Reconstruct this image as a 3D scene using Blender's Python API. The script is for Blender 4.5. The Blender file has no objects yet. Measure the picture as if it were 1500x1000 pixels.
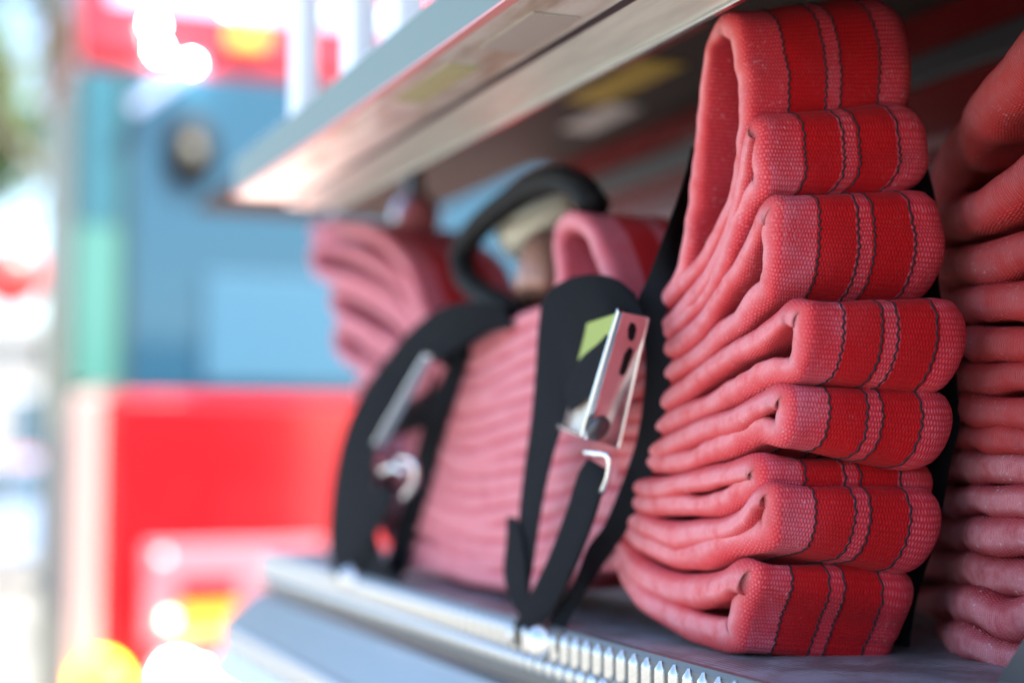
import bpy, bmesh, math, random
from mathutils import Vector, Matrix, noise
random.seed(7)
R = math.radians
scene = bpy.context.scene
COL = scene.collection

# ------------------------------------------------------------------ camera, sky, sun, exposure
F = 2200.0                                   # focal length in pixels of the 1500 x 1000 photograph
YAW, PITCH = R(22.7), R(4.03)
cam_d = bpy.data.cameras.new("camera"); cam = bpy.data.objects.new("camera", cam_d); COL.objects.link(cam)
scene.camera = cam
cam_d.sensor_width = 36; cam_d.lens = F / 1500 * 36
cam_d.clip_start = 0.02; cam_d.clip_end = 2000
cam.rotation_euler = (math.pi / 2 + PITCH, 0, -YAW)
cam_d.dof.use_dof = True; cam_d.dof.focus_distance = 0.872; cam_d.dof.aperture_fstop = 2.0
cam_d.dof.aperture_blades = 0

world = bpy.data.worlds.new("World"); scene.world = world; world.use_nodes = True
wn = world.node_tree.nodes; wl = world.node_tree.links; wn.clear()
SUN_EL, SUN_AZ = R(60), R(128)               # azimuth clockwise from +Y
sky = wn.new("ShaderNodeTexSky"); sky.sky_type = 'NISHITA'; sky.sun_disc = False
sky.sun_elevation = SUN_EL; sky.sun_rotation = SUN_AZ; sky.air_density = 1.0; sky.dust_density = 1.6
bg = wn.new("ShaderNodeBackground"); bg.inputs[1].default_value = 0.15
wo = wn.new("ShaderNodeOutputWorld")
wl.new(sky.outputs[0], bg.inputs[0]); wl.new(bg.outputs[0], wo.inputs[0])
sun_d = bpy.data.lights.new("sun", 'SUN'); sun_d.energy = 4.5; sun_d.angle = R(0.5); sun_d.color = (1, .95, .87)
sun = bpy.data.objects.new("sun", sun_d); COL.objects.link(sun)
sdir = Vector((math.sin(SUN_AZ) * math.cos(SUN_EL), math.cos(SUN_AZ) * math.cos(SUN_EL), math.sin(SUN_EL)))
sun.rotation_euler = sdir.to_track_quat('Z', 'Y').to_euler()
scene.view_settings.view_transform = 'Standard'; scene.view_settings.look = 'None'
scene.view_settings.exposure = 2.15; scene.view_settings.gamma = 1.0
scene.cycles.use_denoising = True
scene.cycles.max_bounces = 8; scene.cycles.diffuse_bounces = 2

# ------------------------------------------------------------------ places measured in the photograph
FW = Vector((math.sin(YAW) * math.cos(PITCH), math.cos(YAW) * math.cos(PITCH), math.sin(PITCH)))
RT = Vector((math.cos(YAW), -math.sin(YAW), 0)); UP = RT.cross(FW)
def ray(px, py): return FW + RT * ((px - 750) / F) + UP * ((500 - py) / F)
def onX(px, py, X): r = ray(px, py); return r * (X / r.x)
def onY(px, py, Y): r = ray(px, py); return r * (Y / r.y)
def onZ(px, py, Z): r = ray(px, py); return r * (Z / r.z)
def atD(px, py, D): return ray(px, py) * D
def lerp(a, b, t): return a + (b - a) * t
def smooth(t): t = max(0, min(1, t)); return t * t * (3 - 2 * t)

# ------------------------------------------------------------------ materials
def mat(name, col, rough=.5, metal=0.0, spec=None, emit=None, estr=0):
    m = bpy.data.materials.new(name); m.use_nodes = True
    b = m.node_tree.nodes["Principled BSDF"]
    b.inputs["Base Color"].default_value = (*col, 1); b.inputs["Roughness"].default_value = rough
    b.inputs["Metallic"].default_value = metal
    if spec is not None: b.inputs["Specular IOR Level"].default_value = spec
    if emit: b.inputs["Emission Color"].default_value = (*emit, 1); b.inputs["Emission Strength"].default_value = estr
    return m
class NT:
    def __init__(s, m): s.t = m.node_tree; s.b = s.t.nodes["Principled BSDF"]
    def n(s, k, **kw):
        x = s.t.nodes.new(k)
        for a, v in kw.items(): setattr(x, a, v)
        return x
    def l(s, a, b): s.t.links.new(a, b)
    def m(s, op, a, b=None, c=None, clamp=False):
        x = s.n("ShaderNodeMath", operation=op); x.use_clamp = clamp
        for i, v in enumerate((a, b, c)):
            if v is None: continue
            if isinstance(v, (int, float)): x.inputs[i].default_value = v
            else: s.l(v, x.inputs[i])
        return x.outputs[0]
    def mix(s, f, a, b, kind='MIX'):
        x = s.n("ShaderNodeMix", data_type='RGBA', blend_type=kind)
        for i, v in ((0, f), (6, a), (7, b)):
            if isinstance(v, (int, float)): x.inputs[i].default_value = v
            elif isinstance(v, tuple): x.inputs[i].default_value = (*v, 1)
            else: s.l(v, x.inputs[i])
        return x.outputs[2]
    def noise(s, vec, sc, det=3, rough=.55):
        x = s.n("ShaderNodeTexNoise"); x.inputs["Scale"].default_value = sc; x.inputs["Detail"].default_value = det
        x.inputs["Roughness"].default_value = rough
        if vec is not None: s.l(vec, x.inputs["Vector"])
        return x.outputs[0]
    def ramp(s, v, lo, hi):
        x = s.n("ShaderNodeMapRange", interpolation_type='SMOOTHSTEP'); s.l(v, x.inputs[0])
        x.inputs[1].default_value = lo; x.inputs[2].default_value = hi
        return x.outputs[0]

def hose_material(name, stripes=True, dusty=False, tone=None):
    """woven jacket: UV.x = metres round the jacket from the near edge, UV.y = metres along, attr 'edge' = 1 at the selvedge"""
    m = mat(name, (.6, .05, .06), .85, spec=.22); t = NT(m); b = t.b
    uv = t.n("ShaderNodeUVMap").outputs[0]; sep = t.n("ShaderNodeSeparateXYZ"); t.l(uv, sep.inputs[0])
    s, v = sep.outputs[0], sep.outputs[1]
    obj = t.n("ShaderNodeTexCoord").outputs["Object"]
    wob = t.m('MULTIPLY', t.m('SUBTRACT', t.noise(obj, 90, 2), .5), .0016)
    row = t.m('DIVIDE', t.m('ADD', v, wob), .0026)
    rowi = t.m('FLOOR', row); par = t.m('MULTIPLY', t.m('FRACT', t.m('MULTIPLY', rowi, .5)), 1.0)
    colu = t.m('ADD', t.m('DIVIDE', t.m('ADD', s, wob), .0020), par)
    rh = t.m('ABSOLUTE', t.m('SINE', t.m('MULTIPLY', row, math.pi)))
    ch = t.m('ABSOLUTE', t.m('SINE', t.m('MULTIPLY', colu, math.pi)))
    # dots where the pale weft shows through
    dot = t.ramp(t.m('MULTIPLY', rh, ch), .45, .95)
    wn_ = t.n("ShaderNodeTexWhiteNoise", noise_dimensions='2D'); cb = t.n("ShaderNodeCombineXYZ")
    t.l(t.m('FLOOR', colu), cb.inputs[0]); t.l(rowi, cb.inputs[1]); t.l(cb.outputs[0], wn_.inputs["Vector"])
    rnd = wn_.outputs["Value"]
    edge = t.n("ShaderNodeAttribute", attribute_name="edge").outputs["Fac"]
    cell0 = t.m('MULTIPLY', t.m('POWER', rh, .6), t.m('POWER', ch, .7))
    ribs = t.m('ADD', .25, t.m('MULTIPLY', t.m('ABSOLUTE', t.m('SINE', t.m('MULTIPLY', row, math.pi * 1.9))), .6))
    em = t.ramp(edge, .3, .7)
    cell = t.m('ADD', t.m('MULTIPLY', cell0, t.m('SUBTRACT', 1.0, em)), t.m('MULTIPLY', ribs, em))
    big = t.noise(obj, 14, 4, .6); mid = t.noise(obj, 55, 4, .65); fine = t.noise(obj, 420, 2, .6)
    pale = (.58, .024, .040); faded = (.76, .16, .21); deep = (.47, .0006, .004)
    side = (.66, .075, .064)
    if dusty: pale = (.42, .014, .024); side = (.52, .052, .068); faded = (.56, .18, .25)
    if tone == 'deep': pale = (.50, .012, .012); side = (.56, .032, .028); faded = (.52, .10, .12)
    if tone == 'skylit': pale = (.60, .085, .12); side = (.64, .15, .19); faded = (.72, .30, .38)  # paler copy for the far run, imitating sky light on it
    base = t.mix(t.m('MULTIPLY', edge, .85), pale, side)
    if stripes:
        a = t.m('DIVIDE', s, .112)
        inb = None
        for lo, hi in ((.245, .462), (.550, .772)):
            q = t.m('MULTIPLY', t.ramp(a, lo - .004, lo + .004), t.m('SUBTRACT', 1.0, t.ramp(a, hi - .004, hi + .004)))
            inb = q if inb is None else t.m('ADD', inb, q)
        base = t.mix(inb, base, deep)
        notin = t.m('SUBTRACT', 1.0, t.m('MULTIPLY', inb, .86))
    else:
        inb = None; notin = 1.0
    wear = t.m('MULTIPLY', t.ramp(big, .36, .66), notin)
    dots = t.m('MULTIPLY', t.m('MULTIPLY', dot, t.m('ADD', .35, t.m('MULTIPLY', rnd, .65))), t.m('ADD', .25, t.m('MULTIPLY', wear, .6)), clamp=True)
    c = t.mix(t.m('MULTIPLY', dots, notin), base, faded)
    away = t.m('SUBTRACT', 1.0, t.m('MULTIPLY', t.ramp(s, .02, .075), .8))
    chalk = t.m('MULTIPLY', t.m('MULTIPLY', t.ramp(t.noise(obj, 17, 5, .65), .40, .74), t.m('ADD', .35, t.m('MULTIPLY', cell0, .65))), t.m('MULTIPLY', t.m('MULTIPLY', notin, .72), away))
    c = t.mix(t.m('MULTIPLY', chalk, t.m('SUBTRACT', 1.0, t.m('MULTIPLY', edge, .45))), c, (.60, .20, .29))
    wear_highlight = t.m('MULTIPLY', t.m('MULTIPLY', t.m('POWER', edge, 3.0), t.ramp(mid, .15, .60)), .68)  # pale selvedge wear, with the ridge highlight painted in
    c = t.mix(wear_highlight, c, (.80, .33, .36) if tone != 'deep' else (.52, .12, .13))
    # dust and scuffs
    dust = t.m('MULTIPLY', t.m('MULTIPLY', t.ramp(fine, .56, .74), t.ramp(mid, .46, .66)), t.m('MULTIPLY', notin, .95 if dusty else .38))
    c = t.mix(dust, c, (.74, .58, .66))
    dark = t.m('MULTIPLY', t.m('MULTIPLY', t.ramp(t.noise(obj, 33, 3), .60, .75), .30), notin)
    c = t.mix(dark, c, (.30, .04, .05))
    gaps = t.m('MULTIPLY', t.m('SUBTRACT', 1.0, t.ramp(cell, .05, .4)), .30)
    c = t.mix(gaps, c, (.26, .004, .008))
    t.l(c, b.inputs["Base Color"])
    h = t.m('ADD', t.m('MULTIPLY', cell, .8), t.m('MULTIPLY', fine, .35))
    bp = t.n("ShaderNodeBump"); bp.inputs["Strength"].default_value = .7 if stripes else .9; bp.inputs["Distance"].default_value = .0009 if stripes else .0014
    t.l(h, bp.inputs["Height"]); t.l(bp.outputs[0], b.inputs["Normal"])
    b.inputs["Sheen Weight"].default_value = .07; b.inputs["Sheen Roughness"].default_value = .5
    b.inputs["Sheen Tint"].default_value = (1, .6, .65, 1)
    return m
M = {}
M['hose'] = hose_material("woven_striped_hose")
M['hose_dusty'] = hose_material("woven_dusty_hose", False, True)
M['hose_red'] = hose_material('woven_plain_hose', False, False, 'deep'); M['hose_skylit'] = hose_material('woven_skylit_hose', True, False, 'skylit')
M['thread'] = mat("dark_thread", (.022, .008, .016), .8)

def webbing():
    m = mat("black_webbing", (.006, .007, .009), .8, spec=.10); t = NT(m)
    uv = t.n("ShaderNodeUVMap").outputs[0]; sep = t.n("ShaderNodeSeparateXYZ"); t.l(uv, sep.inputs[0])
    a = t.m('ABSOLUTE', t.m('SINE', t.m('MULTIPLY', sep.outputs[0], math.pi / .0016)))
    b_ = t.m('ABSOLUTE', t.m('SINE', t.m('MULTIPLY', t.m('ADD', sep.outputs[1], t.m('MULTIPLY', sep.outputs[0], .6)), math.pi / .0022)))
    bp = t.n("ShaderNodeBump"); bp.inputs["Strength"].default_value = .9; bp.inputs["Distance"].default_value = .0007
    t.l(t.m('MULTIPLY', a, b_), bp.inputs["Height"]); t.l(bp.outputs[0], t.b.inputs["Normal"])
    t.l(t.mix(t.m('MULTIPLY', a, b_), (.003, .0034, .0045), (.026, .028, .034)), t.b.inputs["Base Color"])
    return m
M['web'] = webbing()
M['chrome'] = mat("chrome", (.82, .84, .86), .12, 1)
M['steel'] = mat("steel", (.7, .7, .72), .22, 1)
M['face_steel'] = mat('scuffed_steel', (.72, .66, .68), .34, 1)
M['dull'] = mat("dark_steel", (.10, .10, .11), .45, .8)
def brushed(name, col, rough, sc=(1, 1, 1), amt=.25, metal=1.0, bump=.0):
    m = mat(name, col, rough, metal); t = NT(m)
    tc = t.n("ShaderNodeTexCoord").outputs["Object"]; mp = t.n("ShaderNodeMapping"); mp.inputs["Scale"].default_value = sc
    t.l(tc, mp.inputs[0]); nz = t.noise(mp.outputs[0], 40, 5, .6)
    t.l(t.m('ADD', t.m('MULTIPLY', nz, amt), rough - amt / 2), t.b.inputs["Roughness"])
    t.l(t.mix(t.ramp(nz, .3, .7), tuple(c * .82 for c in col), col), t.b.inputs["Base Color"])
    return m
M['alu'] = brushed("brushed_aluminium", (.80, .83, .74), .34, (3, .3, 3), .2, .42)
M['alu_bright'] = brushed("bright_aluminium", (.62, .64, .64), .20, (8, 1, 8), .12)
M['alu_green'] = mat("pale_painted_metal", (.15, .205, .18), .5, 0)
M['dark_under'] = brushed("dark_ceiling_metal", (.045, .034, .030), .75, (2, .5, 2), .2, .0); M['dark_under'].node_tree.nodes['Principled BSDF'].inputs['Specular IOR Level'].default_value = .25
M['pink_edge'] = mat("faded_red_edge", (.70, .28, .26), .4)
def worn_alu():
    t = NT(M['alu']); tc = t.n("ShaderNodeTexCoord").outputs["Object"]; mp = t.n("ShaderNodeMapping"); mp.inputs["Scale"].default_value = (26, 5, 26)
    t.l(tc, mp.inputs[0]); nz = t.noise(mp.outputs[0], 1.0, 5, .6)
    t.l(t.mix(t.ramp(nz, .40, .66), (.90, .92, .82), (.50, .42, .31)), t.b.inputs["Base Color"])
worn_alu()
M['alu_pale'] = brushed('pale_aluminium', (.86, .89, .78), .34, (3, .3, 3), .2, .15)
def floor_mat():
    m = mat("grooved_floor", (.20, .21, .27), .4, .15); t = NT(m)
    tc = t.n("ShaderNodeTexCoord").outputs["Object"]; sep = t.n("ShaderNodeSeparateXYZ"); t.l(tc, sep.inputs[0])
    g = t.m('ABSOLUTE', t.m('SINE', t.m('MULTIPLY', sep.outputs[0], math.pi / .0045)))
    bp = t.n("ShaderNodeBump"); bp.inputs["Strength"].default_value = .8; bp.inputs["Distance"].default_value = .0007
    t.l(g, bp.inputs["Height"]); t.l(bp.outputs[0], t.b.inputs["Normal"])
    t.l(t.mix(t.ramp(g, .0, .5), (.08, .085, .11), t.mix(t.ramp(t.noise(tc, 28, 5, .65), .38, .66), (.17, .17, .18), (.34, .38, .43))), t.b.inputs["Base Color"])
    return m
M['floor'] = floor_mat()
def paint(name, col, rough=.15, var=.12):
    m = mat(name, col, rough); t = NT(m); m_ = t.b; m_.inputs["Coat Weight"].default_value = .5; m_.inputs["Coat Roughness"].default_value = .05
    tc = t.n("ShaderNodeTexCoord").outputs["Object"]; nz = t.noise(tc, 6, 4)
    t.l(t.mix(t.m('MULTIPLY', t.ramp(nz, .35, .7), var), col, tuple(min(1, c * 1.3 + .03) for c in col)), m_.inputs["Base Color"])
    return m
M['red'] = paint("red_paint", (.42, .008, .012))
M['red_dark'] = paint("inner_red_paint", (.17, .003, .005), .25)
M['sign_red'] = mat("sign_red", (.45, .02, .02), .5); M['sign_yellow'] = mat("sign_yellow", (.62, .45, .03), .5)
M['sign_grey'] = mat('sign_grey', (.42, .38, .34), .5); M['sign_olive'] = mat('sign_olive', (.45, .43, .22), .5)
M['groove'] = mat('groove_aluminium', (.13, .135, .135), .4, .5)
M['step'] = mat('step_aluminium', (.46, .49, .50), .3, .75)
M['sign_white'] = mat("sign_white", (.75, .73, .7), .5)
M['glass_blue'] = mat("tinted_windscreen", (.016, .070, .112), .08, 0, .5)
M['glass_teal'] = mat("tinted_side_glass", (.02, .10, .125), .15)
M['glass_mint'] = mat("mint_side_glass", (.06, .19, .155), .2)
M['reflection'] = mat("pale_blue_reflection", (.038, .122, .185), .4)
M['rubber'] = mat("black_rubber", (.006, .0065, .008), .6, spec=.14)
M['white'] = mat("white_paint", (.80, .80, .83), .35)
M['cream'] = mat("cream_plate", (.74, .72, .60), .35, .3)
M['lime'] = mat("lime_label", (.30, .36, .06), .6)
M['orange'] = mat("orange_lens", (.9, .35, .03), .3, emit=(1, .26, .03), estr=.25)
M['amber_lit'] = mat("lit_amber_lamp", (.9, .5, .02), .3, emit=(1, .55, .02), estr=3)
M['glint_lit'] = mat('glowing_sun_glint', (.9,.9,.9), .3, emit=(1,.98,.9), estr=45)
M['white_lit'] = mat("lit_white_lamp", (.9, .9, .9), .3, emit=(1, .98, .9), estr=22)
M['asphalt'] = None
def ground_mat():
    m = mat("sunlit_ground", (.34, .31, .27), .85); t = NT(m)
    tc = t.n("ShaderNodeTexCoord").outputs["Object"]
    n1 = t.noise(tc, .35, 4); n2 = t.noise(tc, 8, 4)
    c = t.mix(t.ramp(n1, .35, .65), (.17, .16, .14), (.23, .215, .18)); c = t.mix(t.m('MULTIPLY', n2, .3), c, (.25, .24, .22))
    t.l(c, t.b.inputs["Base Color"]); return m
M['ground'] = ground_mat()
M['leaf'] = mat("leaves", (.07, .13, .025), .6); M['bark'] = mat("bark", (.16, .14, .09), .9)
M['car_red'] = mat("red_car_paint", (.62, .07, .06), .3); M['car_dark'] = mat('dark_grey_car_paint', (.08, .09, .11), .35); M['car_blue'] = mat("blue_grey_car_paint", (.25, .34, .5), .3)

# ------------------------------------------------------------------ helpers
LOCAL = {}
def link(name, me, m=None, parent=None, smooth_=False):
    o = bpy.data.objects.new(name, me); COL.objects.link(o)
    if m is not None and not me.materials: me.materials.append(m)
    if parent is not None:
        o.parent = parent
        if parent.type == 'EMPTY' and "local" not in LOCAL.get(parent.name, ""): o.matrix_parent_inverse = Matrix.Translation(-parent.location)
    if smooth_: me.polygons.foreach_set("use_smooth", [True] * len(me.polygons))
    return o
def tag(o, label=None, cat=None, group=None, kind=None):
    if label: o["label"] = label
    if cat: o["category"] = cat
    if group: o["group"] = group
    if kind: o["kind"] = kind
    return o
def empty(name, label, cat, group=None, loc=(0, 0, 0)):
    o = bpy.data.objects.new(name, None); COL.objects.link(o); o.location = loc; o.empty_display_size = .05
    return tag(o, label, cat, group)
def mesh(name, vs, fs, m, parent=None, sm=False, bevel=0, seg=2):
    me = bpy.data.meshes.new(name)
    bm = bmesh.new(); vv = [bm.verts.new(v) for v in vs]
    for f in fs:
        try: bm.faces.new([vv[i] for i in f])
        except ValueError: pass
    bmesh.ops.recalc_face_normals(bm, faces=bm.faces)
    if bevel: bmesh.ops.bevel(bm, geom=bm.edges[:], offset=bevel, segments=seg, affect='EDGES', profile=.5, clamp_overlap=True)
    bm.to_mesh(me); bm.free()
    return link(name, me, m, parent, sm)
BF = [(0, 1, 3, 2), (4, 6, 7, 5), (0, 4, 5, 1), (2, 3, 7, 6), (0, 2, 6, 4), (1, 5, 7, 3)]
def box(name, lo, hi, m, parent=None, bevel=.0, seg=2):
    vs = [(x, y, z) for x in (lo[0], hi[0]) for y in (lo[1], hi[1]) for z in (lo[2], hi[2])]
    return mesh(name, vs, BF, m, parent, False, bevel, seg)
def prism(name, pts, ext, m, parent=None, bevel=0):
    """closed outline pts (3D) pushed along vector ext"""
    n = len(pts); ext = Vector(ext); vs = [Vector(p) for p in pts] + [Vector(p) + ext for p in pts]
    fs = [tuple(range(n)), tuple(range(2 * n - 1, n - 1, -1))] + [(i, (i + 1) % n, n + (i + 1) % n, n + i) for i in range(n)]
    return mesh(name, vs, fs, m, parent, False, bevel)
def spline(pts, step):
    """centripetal-ish Catmull-Rom through Vectors, resampled at even steps; returns points and control parameter"""
    P = [pts[0] * 2 - pts[1]] + list(pts) + [pts[-1] * 2 - pts[-2]]
    raw = []
    for i in range(1, len(P) - 2):
        p0, p1, p2, p3 = P[i - 1:i + 3]
        d1, d2, d3 = [max((b - a).length, 1e-6) ** .5 for a, b in ((p0, p1), (p1, p2), (p2, p3))]
        m1 = (p1 - p0) / d1 - (p2 - p0) / (d1 + d2) + (p2 - p1) / d2
        m2 = (p2 - p1) / d2 - (p3 - p1) / (d2 + d3) + (p3 - p2) / d3
        m1 *= d2; m2 *= d2
        K = 14
        for k in range(K):
            u = k / K; u2, u3 = u * u, u * u * u
            raw.append(((2 * u3 - 3 * u2 + 1) * p1 + (u3 - 2 * u2 + u) * m1 + (-2 * u3 + 3 * u2) * p2 + (u3 - u2) * m2, i - 1 + u))
    raw.append((pts[-1], float(len(pts) - 1)))
    out = []; acc = 0; total = sum((raw[i + 1][0] - raw[i][0]).length for i in range(len(raw) - 1))
    n = max(4, int(total / step)); st = total / n; nxt = 0
    for i in range(len(raw) - 1):
        a, b = raw[i][0], raw[i + 1][0]; L = (b - a).length
        while nxt <= acc + L + 1e-9 and len(out) <= n:
            f = 0 if L < 1e-9 else (nxt - acc) / L
            out.append((a.lerp(b, f), lerp(raw[i][1], raw[i + 1][1], f), nxt)); nxt += st
        acc += L
    if len(out) <= n: out.append((raw[-1][0], raw[-1][1], total))
    return out
def tube(name, pts, r, m, parent=None, n=10, step=.004, prof=None):
    sp = spline([Vector(p) for p in pts], step); vs = []; fs = []
    prev = Vector((0, 0, 1))
    for i, (p, u, s) in enumerate(sp):
        t = (sp[min(i + 1, len(sp) - 1)][0] - sp[max(i - 1, 0)][0]).normalized()
        a = (prev - t * prev.dot(t));
        if a.length < 1e-4: a = t.orthogonal()
        a.normalize(); prev = a; b = t.cross(a)
        rr = r * (prof(s) if prof else 1)
        for k in range(n):
            q = 2 * math.pi * k / n; vs.append(p + (a * math.cos(q) + b * math.sin(q)) * rr)
        if i: fs += [((i - 1) * n + k, (i - 1) * n + (k + 1) % n, i * n + (k + 1) % n, i * n + k) for k in range(n)]
    fs += [tuple(range(n - 1, -1, -1)), tuple(range(len(vs) - n, len(vs)))]
    return mesh(name, vs, fs, m, parent, True)
def lathe(name, prof, c, axis, m, parent=None, n=28):
    q = Vector(axis).normalized().to_track_quat('Z', 'Y').to_matrix(); vs = []; fs = []
    for i, (r, h) in enumerate(prof):
        for k in range(n):
            a = 2 * math.pi * k / n; vs.append(Vector(c) + q @ Vector((r * math.cos(a), r * math.sin(a), h)))
        if i: fs += [((i - 1) * n + k, (i - 1) * n + (k + 1) % n, i * n + (k + 1) % n, i * n + k) for k in range(n)]
    fs += [tuple(range(n - 1, -1, -1)), tuple(range(len(vs) - n, len(vs)))]
    return mesh(name, vs, fs, m, parent, True)

WD = .112                                    # hose laid flat, width in metres
def hose_sweep(name, ctrl, wvec, m, parent, T=.0125, flip=False, step=.003, seed=0, bulge=1.0, nf=26, ne=10, stitches=None, amp=1.0, cap=True, corner=None):
    """ctrl: outer left edge points; wvec(u, s) -> width vector; the jacket is a flattened tube of thickness T on the inner side of the path"""
    sp = spline(ctrl, step); n = len(sp); vs = []; uvs = []; edge = []; frames = []
    per = 0
    for i, (p, u, s) in enumerate(sp):
        t = (sp[min(i + 1, n - 1)][0] - sp[max(i - 1, 0)][0]).normalized()
        W = wvec(u, s); w = W.length; Wn = W / w
        Wn = (Wn - t * Wn.dot(t)); Wn.normalize()
        Wn = (Wn * .85 + (W / w) * .15).normalized()
        N = t.cross(Wn).normalized() * (-1 if flip else 1)
        frames.append((p, t, Wn, N, w, s, u))
    # relax frames along the length so that tight bends do not crease
    for _ in range(2):
        NN = [f[3] for f in frames]
        for i in range(1, n - 1):
            f = frames[i]; v = (NN[i - 1] + NN[i] + NN[i + 1]).normalized()
            frames[i] = (f[0], f[1], f[2], v, f[4], f[5], f[6])
    def ring(f):
        p, t, Wn, N, w, s, uu = f; out = []; ck = corner[0] * smooth((uu - corner[1]) / 2.5) * smooth((corner[2] - uu) / 2.5) if corner else 0
        wob = noise.noise(Vector((s * 22, seed * 7.3, 1))) * .0022 * amp
        wl_ = (noise.noise(Vector((s * 16, seed * 3.1, 9))) * .0034 + noise.noise(Vector((s * 95, seed * 4.3, 2))) * .0009) * amp; wr_ = noise.noise(Vector((s * 18, seed * 5.7, 4))) * .0035 * amp
        h = T / 2 * (1 + .22 * noise.noise(Vector((s * 30, seed * 2.2, 5))) * amp)
        def thick(a):                          # dumb-bell: selvedges a little fuller than the middle
            e = abs(a - .5) * 2
            return 1 + .20 * (e ** 6) * bulge
        x0 = wl_ ; x1 = w + wr_
        r = h
        seq = []
        for k in range(nf + 1):
            a = k / nf; seq.append((lerp(x0 + r, x1 - r, a), 1, a))
        for k in range(1, ne):
            q = math.pi * k / ne; seq.append((x1 - r + r * math.sin(q) * 1.05, math.cos(q), 1))
        for k in range(nf + 1):
            a = 1 - k / nf; seq.append((lerp(x0 + r, x1 - r, a), -1, a))
        for k in range(1, ne):
            q = math.pi * k / ne; seq.append((x0 + r - r * math.sin(q) * 1.05, -math.cos(q), 0))
        for (x, y, a) in seq:
            hh = h * thick(a)
            b = y * hh - h + wob
            if abs(y) == 1:
                b += noise.noise(Vector((x * 45, s * 45, seed * 1.7 + y))) * .0011 * amp
            if corner:
                fr_c = max(0, (x - (w - .017)) / .017); fl_c = max(0, (.011 - x) / .011)
                b -= (.3 * corner[0] + .7 * ck) * fr_c ** 2.2 + ck * .38 * fl_c ** 2.2
            q = p + Wn * x + N * b
            out.append(q)
        return out, seq, r
    base_seq = None
    for i, f in enumerate(frames):
        out, seq, r = ring(f); vs += out
        if i == n // 2 or base_seq is None: base_seq = seq; wmid = f[4]
    K = len(base_seq); h = T / 2
    # metres round the jacket, starting at the near edge of the outer face
    S = []; acc = h * 1.0
    x0 = base_seq[0][0]
    for k in range(K):
        x, y, a = base_seq[k]
        if k == 0: acc = h
        else:
            px_, py_, pa = base_seq[k - 1]
            acc += math.hypot(x - px_, (y - py_) * h)
        S.append(acc)
    S.append(acc + math.hypot(base_seq[0][0] - base_seq[-1][0], (base_seq[0][1] - base_seq[-1][1]) * h))
    S = [q * WD / wmid for q in S]
    E = []
    for x, y, a in base_seq:
        if abs(y) < .999: E.append(min(1, .25 + .75 * (1 - abs(y)) * 1.6))
        else: E.append(max(0, 1 - min(x, WD - x) / .012) * .25)
    fs = []
    for i in range(1, n):
        for k in range(K):
            fs.append(((i - 1) * K + k, (i - 1) * K + (k + 1) % K, i * K + (k + 1) % K, i * K + k))
    if cap: fs += [tuple(range(K - 1, -1, -1)), tuple(range((n - 1) * K, n * K))]
    me = bpy.data.meshes.new(name); me.from_pydata([tuple(v) for v in vs], [], fs)
    uvl = me.uv_layers.new(name="UVMap"); at = me.attributes.new("edge", 'FLOAT', 'POINT')
    at.data.foreach_set("value", E * n)
    data = []
    off = seed * .0137
    for i in range(1, n):
        sa, sb = frames[i - 1][5] + off, frames[i][5] + off
        for k in range(K):
            u0, u1 = S[k], S[k + 1]
            data += [u0, sa, u1, sa, u1, sb, u0, sb]
    rest = len(me.loops) * 2 - len(data); data += [0.0] * rest
    uvl.data.foreach_set("uv", data)
    bm = bmesh.new(); bm.from_mesh(me); bmesh.ops.recalc_face_normals(bm, faces=bm.faces); bm.to_mesh(me); bm.free()
    o = link(name, me, m, parent, True)
    if stitches:
        ia, ib = stitches
        for j, a in enumerate((.245, .462, .550, .772)):
            tv = []; tf = []; nn = 0
            # follow the outer face; zigzag thread
            L0 = frames[ia][5]; L1 = frames[ib][5]; q = L0; idx = ia; step2 = .0009
            while q < L1:
                while idx < ib - 1 and frames[idx + 1][5] < q: idx += 1
                f0, f1 = frames[idx], frames[idx + 1]; g = (q - f0[5]) / max(1e-6, f1[5] - f0[5])
                out = []
                for fi in (idx, idx + 1):
                    x = a * wmid + .0015 * (abs(((q + j * .0013) / .0050) % 1 * 2 - 1) - .5) + .0006 * noise.noise(Vector((q * 120, j, seed)))
                    f = frames[fi]; seq0 = base_seq
                    row = vs[fi * K: fi * K + nf + 1]
                    xx = (x - base_seq[0][0]) / (base_seq[nf][0] - base_seq[0][0]) * nf
                    k0 = max(0, min(nf - 1, int(xx))); out.append(row[k0].lerp(row[k0 + 1], xx - k0))
                P = out[0].lerp(out[1], g); N = f0[3].lerp(f1[3], g); Wn = f0[2]; Tn = f0[1]
                ph = ((q + j * .0013) / .0028) % 1
                rr = .00062 * (.72 + .45 * math.sin(math.pi * ph))
                for kk in range(6):
                    an = 2 * math.pi * kk / 6
                    tv.append(P + N * (.00018 + rr * .75 * math.sin(an)) + Wn * rr * 1.15 * math.cos(an))
                if nn: tf += [((nn - 1) * 6 + kk, (nn - 1) * 6 + (kk + 1) % 6, nn * 6 + (kk + 1) % 6, nn * 6 + kk) for kk in range(6)]
                nn += 1; q += step2
            mesh("stitch_line", tv, tf, M['thread'], o, True)
    return o, frames

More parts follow.
